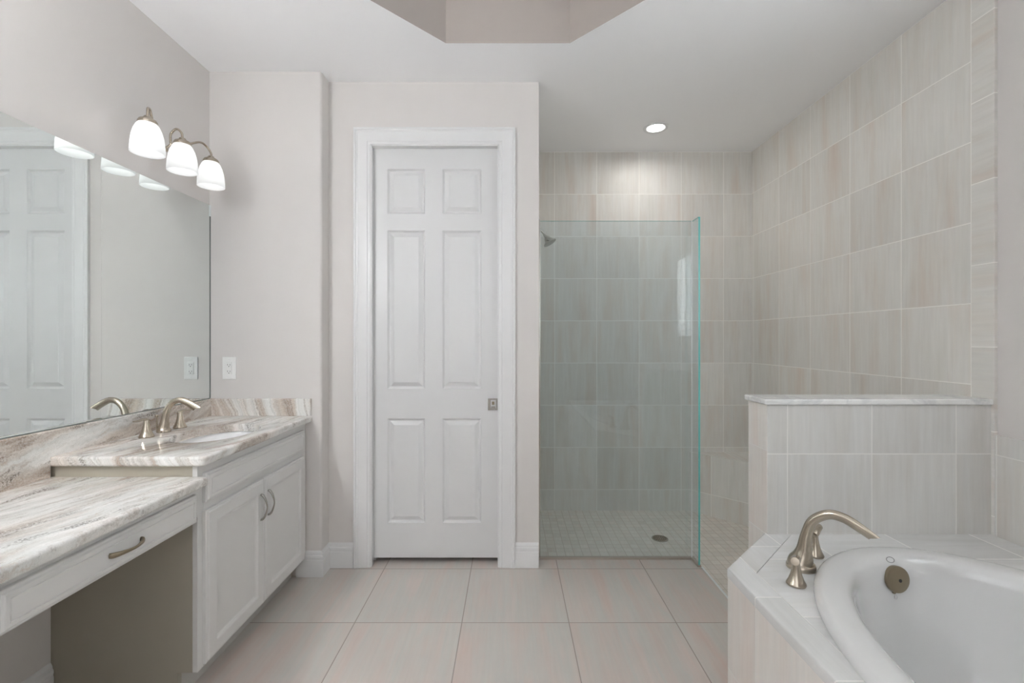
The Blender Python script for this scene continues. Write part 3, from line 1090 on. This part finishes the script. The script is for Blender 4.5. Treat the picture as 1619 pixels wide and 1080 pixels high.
# shower head
shw = thing('showerhead', 'small brushed nickel shower head on the shower side wall behind the glass', 'shower head', (SX, 3.10, 2.03))
bm = BM(); lathe(bm, [(0, .0004), (.030, .0004), (.028, .006), (.012, .010), (0, .010)], (SX, 3.10, 2.045), axis=(1, 0, 0), seg=28)
obj('flange', bm, M_STEEL, parent=shw, smooth=50)
bm = BM(); tube(bm, [(SX + .004, 3.10, 2.045), (SX + .03, 3.10, 2.042), (SX + .055, 3.10, 2.022), (SX + .077, 3.10, 1.996)], [.0085] * 4, seg=14)
obj('arm', bm, M_STEEL, parent=shw, smooth=50)
bm = BM()
lathe(bm, [(0, -.004), (.013, -.004), (.015, .006), (.014, .014), (.019, .022), (.026, .042), (.033, .052), (.046, .062), (.047, .068), (.040, .070), (0, .067)], (SX + .075, 3.10, 2.000), axis=(.50, -.12, -.86), seg=32)
obj('spray_head', bm, M_STEEL, parent=shw, smooth=40)

# shower valve knob low on the same wall
bm = BM(); lathe(bm, [(0, .0004), (.040, .0004), (.040, .004), (.030, .010), (.016, .014), (.014, .040), (0, .043)], (SX, 3.10, .577), axis=(1, 0, 0), seg=28)
tag(obj('shower_valve', bm, M_STEEL, loc=(SX, 3.10, .577), smooth=40), 'small round metal valve low on the shower side wall at the glass edge', 'valve')

# drain
dr = thing('shower_drain', 'round grey metal drain in the mosaic shower floor', 'drain', (.997, 3.035, SF))
bm = BM(); lathe(bm, [(0, .0002), (.053, .0002), (.053, .003), (.047, .004), (0, .004)], (.997, 3.035, SF), seg=40)
obj('flange', bm, M_STEEL, parent=dr, smooth=40)
bm = BM(); lathe(bm, [(0, .004), (.046, .004), (.046, .0052), (0, .0052)], (.997, 3.035, SF), seg=40)
gr = obj('strainer', bm, M_NICKD, parent=dr)
bm = BM()
for ring, cnt in ((.014, 6), (.026, 12), (.038, 18)):
    for k in range(cnt):
        t = 2 * pi * k / cnt
        lathe(bm, [(0, 0), (.0032, 0), (.0032, .0006), (0, .0006)], (.997 + ring * cos(t), 3.035 + ring * sin(t), SF + .005), seg=8)
obj('strainer_holes', bm, M_DARK, parent=gr)

# corner bench
bm = BM()
BL, BZ = .480, .413
prism(bm, [(RW - BL, BW), (RW, BW - BL), (RW, BW)], SF, BZ)
o = obj('corner_bench', bm, [M_T_DIAG, M_T_BTOP], loc=(RW - .15, BW - .15, SF))
by_normal(o, [((1, 1, 0), 0), ((0, 0, 1), 1)])
tag(o, 'triangular tiled corner bench built into the back of the shower', 'bench')

# ------------------------------------------------------------------ recessed light
rl = thing('recessed_light', 'round lit downlight in the ceiling over the shower', 'ceiling light', (1.0, 3.131, CZ))
bm = BM(); S = 48
prof = [(.084, -.0004), (.083, -.004), (.078, -.007), (.066, -.006), (.060, -.0025), (.060, -.0004)]
rows = [[bm.verts.new((1.0 + r * cos(2 * pi * k / S), 3.131 + r * sin(2 * pi * k / S), CZ + z)) for k in range(S)] for r, z in prof]
for A, B in zip(rows, rows[1:] + rows[:1]):
    for k in range(S):
        bm.faces.new((A[k], A[(k + 1) % S], B[(k + 1) % S], B[k]))
obj('trim_ring', bm, M_TRIM, parent=rl, smooth=50)
bm = BM(); lathe(bm, [(0, -.0005), (.0598, -.0005), (.0598, -.0018), (.045, -.003), (0, -.004)], (1.0, 3.131, CZ), seg=40)
obj('lens', bm, M_LENS, parent=rl, smooth=50)
sl = bpy.data.lights.new('shower_downlight', 'AREA'); sl.shape = 'DISK'; sl.size = .11; sl.spread = radians(168); sl.energy = CAN_SPOT; sl.color = (1.0, .98, .95)
so = bpy.data.objects.new('shower_downlight', sl); COL.objects.link(so); so.location = (1.0, 3.131, CZ - .006)

# ------------------------------------------------------------------ tub deck and tub
TX, TY, TA, TB = 1.300, .850, .530, .762
deck = thing('tub_deck', 'tiled tub platform with a chamfered corner built up around the oval tub', 'tub deck', (1.3, .75, 0))
DA, DB = (.717, 1.505), (.997, 1.785)
outer = [(.717, -.34), DA, (.997 - .0005, 1.7845), (.9965, PF - .0005), (RW - .0005, PF - .0005), (RW - .0005, -.34)]


def inset_outline(i):
    k = i * math.tan(pi / 8)
    return [(.717 + i, -.34), (.717 + i, 1.505 - k), (.997 - .0005, 1.7845 - i * sqrt(2)), (.9965 + i * .0, 1.7675 - i * sqrt(2) * 1.0) if False else (.9965 + max(0, 0), PF - .0005), (RW - .0005, PF - .0005), (RW - .0005, -.34)]


# border band (bullnose tiles) + field with the oval cutout
BI = .080
bm = BM()
S = 72
holeA, holeB = TA - .045, TB - .045
e1 = (.717 + BI, -.34); e2 = (.717 + BI, 1.505 - BI * math.tan(pi / 8)); tt = 1.505 - BI * math.tan(pi / 8)
xe = .717 + BI + (PF - .0005 - tt); e3 = (xe, PF - .0005)
field = [e1, e2, e3, (RW - .0005, PF - .0005), (RW - .0005, -.34)]
fv = [bm.verts.new((x, y, DECK)) for x, y in field]
hv = [bm.verts.new((TX + holeA * cos(2 * pi * k / S), TY + holeB * sin(2 * pi * k / S), DECK)) for k in range(S)]
hl = [bm.verts.new((TX + holeA * cos(2 * pi * k / S), TY + holeB * sin(2 * pi * k / S), DECK - .03)) for k in range(S)]
ee = [bm.edges.new((fv[i], fv[(i + 1) % len(fv)])) for i in range(len(fv))] + [bm.edges.new((hv[i], hv[(i + 1) % S])) for i in range(S)]
bmesh.ops.triangle_fill(bm, use_beauty=True, use_dissolve=False, edges=ee)
for i in range(S):
    bm.faces.new((hv[i], hv[(i + 1) % S], hl[(i + 1) % S], hl[i]))
o = obj('deck_top', bm, M_T_DECK, parent=deck)
bm = BM()
G = .0012     # joint between border and field
bout = [(.717, -.34), DA, (.9965, 1.7845), (.9965, PF - .0005), (e3[0] - G, PF - .0005), (e2[0] - G, e2[1] + G * .4), (e1[0] - G, -.34)]
R_ = .008
topv = [bm.verts.new((x, y, DECK + .0008)) for x, y in bout]; botv = [bm.verts.new((x, y, DECK - .028)) for x, y in bout]
bm.faces.new(topv); bm.faces.new(botv[::-1])
for i in range(len(bout)):
    j = (i + 1) % len(bout)
    bm.faces.new((topv[i], topv[j], botv[j], botv[i]))
es = [e for e in bm.edges if all(v.co.z > DECK for v in e.verts) and ((all(abs(v.co.x - .717) < 1e-4 for v in e.verts)) or (all(abs((v.co.y - v.co.x) - .788) < 2e-3 for v in e.verts)))]
bmesh.ops.bevel(bm, geom=es, offset=.006, segments=3, profile=.5, affect='EDGES')
obj('deck_border', bm, M_T_DBORD, parent=deck, smooth=40)
bm = BM()
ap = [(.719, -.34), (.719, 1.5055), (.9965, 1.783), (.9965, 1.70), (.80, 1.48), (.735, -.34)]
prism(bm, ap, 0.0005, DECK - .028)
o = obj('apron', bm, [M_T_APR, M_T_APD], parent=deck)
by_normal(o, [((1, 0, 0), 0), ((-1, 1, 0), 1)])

tub = thing('bathtub', 'white oval drop-in bathtub set in the tiled deck', 'bathtub', (TX, TY, .12))
bm = BM(); S = 96
prof = [(0, DECK + .0012), (-.001, DECK + .010), (.003, DECK + .020), (.011, DECK + .0275), (.024, DECK + .031), (.060, DECK + .031), (.078, DECK + .028), (.090, DECK + .021), (.099, DECK + .008),
        (.105, DECK - .015), (.110, DECK - .06), (.122, DECK - .15), (.142, DECK - .26), (.168, DECK - .33), (.205, DECK - .37), (.25, DECK - .385), (.36, DECK - .392), (.46, DECK - .395)]
rows = []
for ins, z in prof:
    rows.append([bm.verts.new((TX + (TA - ins) * cos(2 * pi * k / S), TY + (TB - ins) * sin(2 * pi * k / S), z)) for k in range(S)])
for A, B in zip(rows, rows[1:]):
    for k in range(S):
        bm.faces.new((A[k], A[(k + 1) % S], B[(k + 1) % S], B[k]))
bm.faces.new(rows[-1])
# underside so that the shell has thickness
urows = []
for ins, z in [(.050, DECK + .0012), (.060, DECK - .02), (.090, DECK - .05), (.104, DECK - .16), (.125, DECK - .27), (.155, DECK - .345), (.20, DECK - .39), (.46, DECK - .41)]:
    urows.append([bm.verts.new((TX + (TA - ins) * cos(2 * pi * k / S), TY + (TB - ins) * sin(2 * pi * k / S), z)) for k in range(S)])
for A, B in zip([rows[0]] + urows, urows):
    for k in range(S):
        bm.faces.new((A[(k + 1) % S], A[k], B[k], B[(k + 1) % S]))
bm.faces.new(urows[-1][::-1])
obj('shell', bm, M_TUB, parent=tub, smooth=50)


def wall_pt(x, z, lift=0.0):
    """point on the tub's far inner wall at x,z plus its inward normal"""
    for (i0, z0), (i1, z1) in zip(prof[6:], prof[7:]):
        if z1 <= z <= z0:
            t = (z0 - z) / (z0 - z1); ins = i0 + (i1 - i0) * t
            a, b = TA - ins, TB - ins
            y = TY + b * sqrt(max(0, 1 - ((x - TX) / a) ** 2))
            n = Vector((-(x - TX) / a ** 2, -(y - TY) / b ** 2, 0)).normalized()
            slope = (i1 - i0) / (z0 - z1)
            n = (n + Vector((0, 0, slope))).normalized()
            return Vector((x, y, z)) + n * lift, n


op, on = wall_pt(1.270, .497, .003)
bm = BM(); lathe(bm, [(0, -.006), (.041, -.006), (.0425, .004), (.0415, .009), (.037, .0115), (0, .012)], op, axis=on, seg=48)
ovp = obj('overflow_plate', bm, M_NICKD, parent=tub, smooth=40); ovp['label'] = 'round brushed nickel overflow cover'
a_, u_, v_ = basis(on)
bm = BM(); lathe(bm, [(0, .0118), (.0055, .0118), (.0055, .0128), (.0035, .0130), (.0035, .0122), (0, .0121)], op + v_ * 0 + Vector((.004, 0, -.002)), axis=on, seg=20)
obj('screw', bm, M_DARK, parent=ovp)
bm = BM(); lathe(bm, [(0, 0), (.006, 0), (.006, .008), (0, .009)], op + Vector((-.011, 0, -.041)), axis=on, seg=14)
obj('trip_lever', bm, M_NICKD, parent=ovp)


def ring_mark(name, x, z, a, b, w, mat):
    bm = BM(); S = 40
    c, n = wall_pt(x, z, .0006)
    ax, u, v = basis(n)
    if abs(u.z) > abs(v.z):
        u, v = v, u
    ro = [bm.verts.new(c + u * a * cos(2 * pi * k / S) + v * b * sin(2 * pi * k / S)) for k in range(S)]
    ri = [bm.verts.new(c + u * (a - w) * cos(2 * pi * k / S) + v * (b - w) * sin(2 * pi * k / S)) for k in range(S)]
    ro2 = [bm.verts.new(q.co + n * .0008) for q in ro]; ri2 = [bm.verts.new(q.co + n * .0008) for q in ri]
    for k in range(S):
        j = (k + 1) % S
        for A, B in ((ro2, ri2), (ri2, ri), (ri, ro), (ro, ro2)):
            bm.faces.new((A[k], A[j], B[j], B[k]))
    return obj(name, bm, mat, parent=tub)


e = ring_mark('emblem', 1.268, .5505, .0145, .0095, .0018, M_GREYM); e['label'] = 'small grey oval outline emblem'
ring_mark('emblem_mark', 1.266, .4400, .006, .007, .0014, M_GREYL)['label'] = 'tiny pale grey ring mark'
bm = BM(); lathe(bm, [(0, .001), (.036, .001), (.036, .004), (.03, .006), (0, .004)], (TX, TY + .36, DECK - .3945), seg=32)
obj('drain', bm, M_NICKD, parent=tub, smooth=40)

# tub faucet
tf = thing('tub_faucet', 'brushed nickel arched tub filler on the deck corner', 'faucet', (.971, 1.500, DECK + .001))
dg = Vector((1, -1, 0)).normalized(); al = Vector((1, 1, 0)).normalized()
b0 = Vector((.962, 1.507, DECK + .001))
bm = BM()
tube(bm, [b0, b0 + Z_ * .010, b0 + Z_ * .021, b0 + Z_ * .038 + dg * .005, b0 + Z_ * .065 + dg * .010, b0 + Z_ * .115 + dg * .016, b0 + Z_ * .165 + dg * .034, b0 + Z_ * .196 + dg * .075, b0 + Z_ * .196 + dg * .115, b0 + Z_ * .180 + dg * .150, b0 + Z_ * .156 + dg * .190],
     [.0435, .0425, .0375, .031, .0235, .0170, .0155, .0160, .0175, .0190, .0205], seg=32, sub=8, flat=[1.0, 1.0, 1.0, .98, .95, .95, .95, .9, .8, .68, .42], endcut=(b0 + Z_ * .158 + dg * .19, (.28, -.28, -.9)))
obj('spout', bm, M_NICK, parent=tf, smooth=50)
trumpet_handle(tf, .881, 1.403, DECK + .001, (-.72, -1, .30), 1.0, knob=True)
trumpet_handle(tf, 1.064, 1.590, DECK + .001, (1, .9, .30), 1.0, knob=True)

# ------------------------------------------------------------------ window (above the tub, beyond the right edge of the frame)
win = bpy.data.objects.new('window_1', None); COL.objects.link(win); win.location = (RP, (WY0 + WY1) / 2, WZ0); win.empty_display_size = .05
struct(win); WLOC['window_1'] = Vector(win.location)
bm = BM()
fw = .03
for (a, b, c, d) in ((WY0, WY1, WZ0, WZ0 + fw), (WY0, WY1, WZ1 - fw, WZ1), (WY0, WY0 + fw, WZ0 + fw, WZ1 - fw), (WY1 - fw, WY1, WZ0 + fw, WZ1 - fw)):
    box(bm, RP + .085, RP + .12, a + .0005, b - .0005, c + .0005, d - .0005)
obj('window_frame', bm, M_TRIM, parent=win)
bm = bbox(RP - .02, RP + .085, WY0 - .02, WY1 + .02, WZ0 - .018, WZ0 - .0002, bevel=.003)
obj('window_sill', bm, M_TRIM, parent=win)
bl = bpy.data.objects.new('window_blind', None); COL.objects.link(bl); bl.parent = win; bl.empty_display_size = .05
WLOC['window_blind'] = Vector(win.location)
bm = bbox(RP + .002, RP + .050, WY0 + .008, WY1 - .008, WZ1 - .050, WZ1 - .003)
obj('headrail', bm, M_TRIM, parent=bl)
z0, z1 = WZ0 + .03, WZ1 - .055
cnt = 13
for q in range(cnt):
    zc = z0 + (z1 - z0) * (q + .5) / cnt
    bm = BM()
    vs = box(bm, -.031, .031, WY0 + .010, WY1 - .010, -.0014, .0014)
    R = Matrix.Translation((RP + .026, 0, zc)) @ Matrix.Rotation(radians(BLIND), 4, 'Y')
    for v in vs:
        v.co = R @ v.co
    obj('slat', bm, M_SLAT, parent=bl)
bm = bbox(RP + .004, RP + .048, WY0 + .010, WY1 - .010, WZ0 + .004, WZ0 + .022)
obj('bottom_rail', bm, M_TRIM, parent=bl)
for yc in (.345, .545, .76, .98, 1.18):
    bm = bbox(RP - .006, RP - .0045, yc - .004, yc + .004, WZ0 + .022, WZ1 - .05)
    obj('ladder_tape', bm, M_TRIM, parent=bl)
bm = bbox(RP + .100, RP + .106, WY0 + fw, WY1 - fw, WZ0 + fw, WZ1 - fw)
obj('window_pane', bm, M_WGLASS, parent=win)
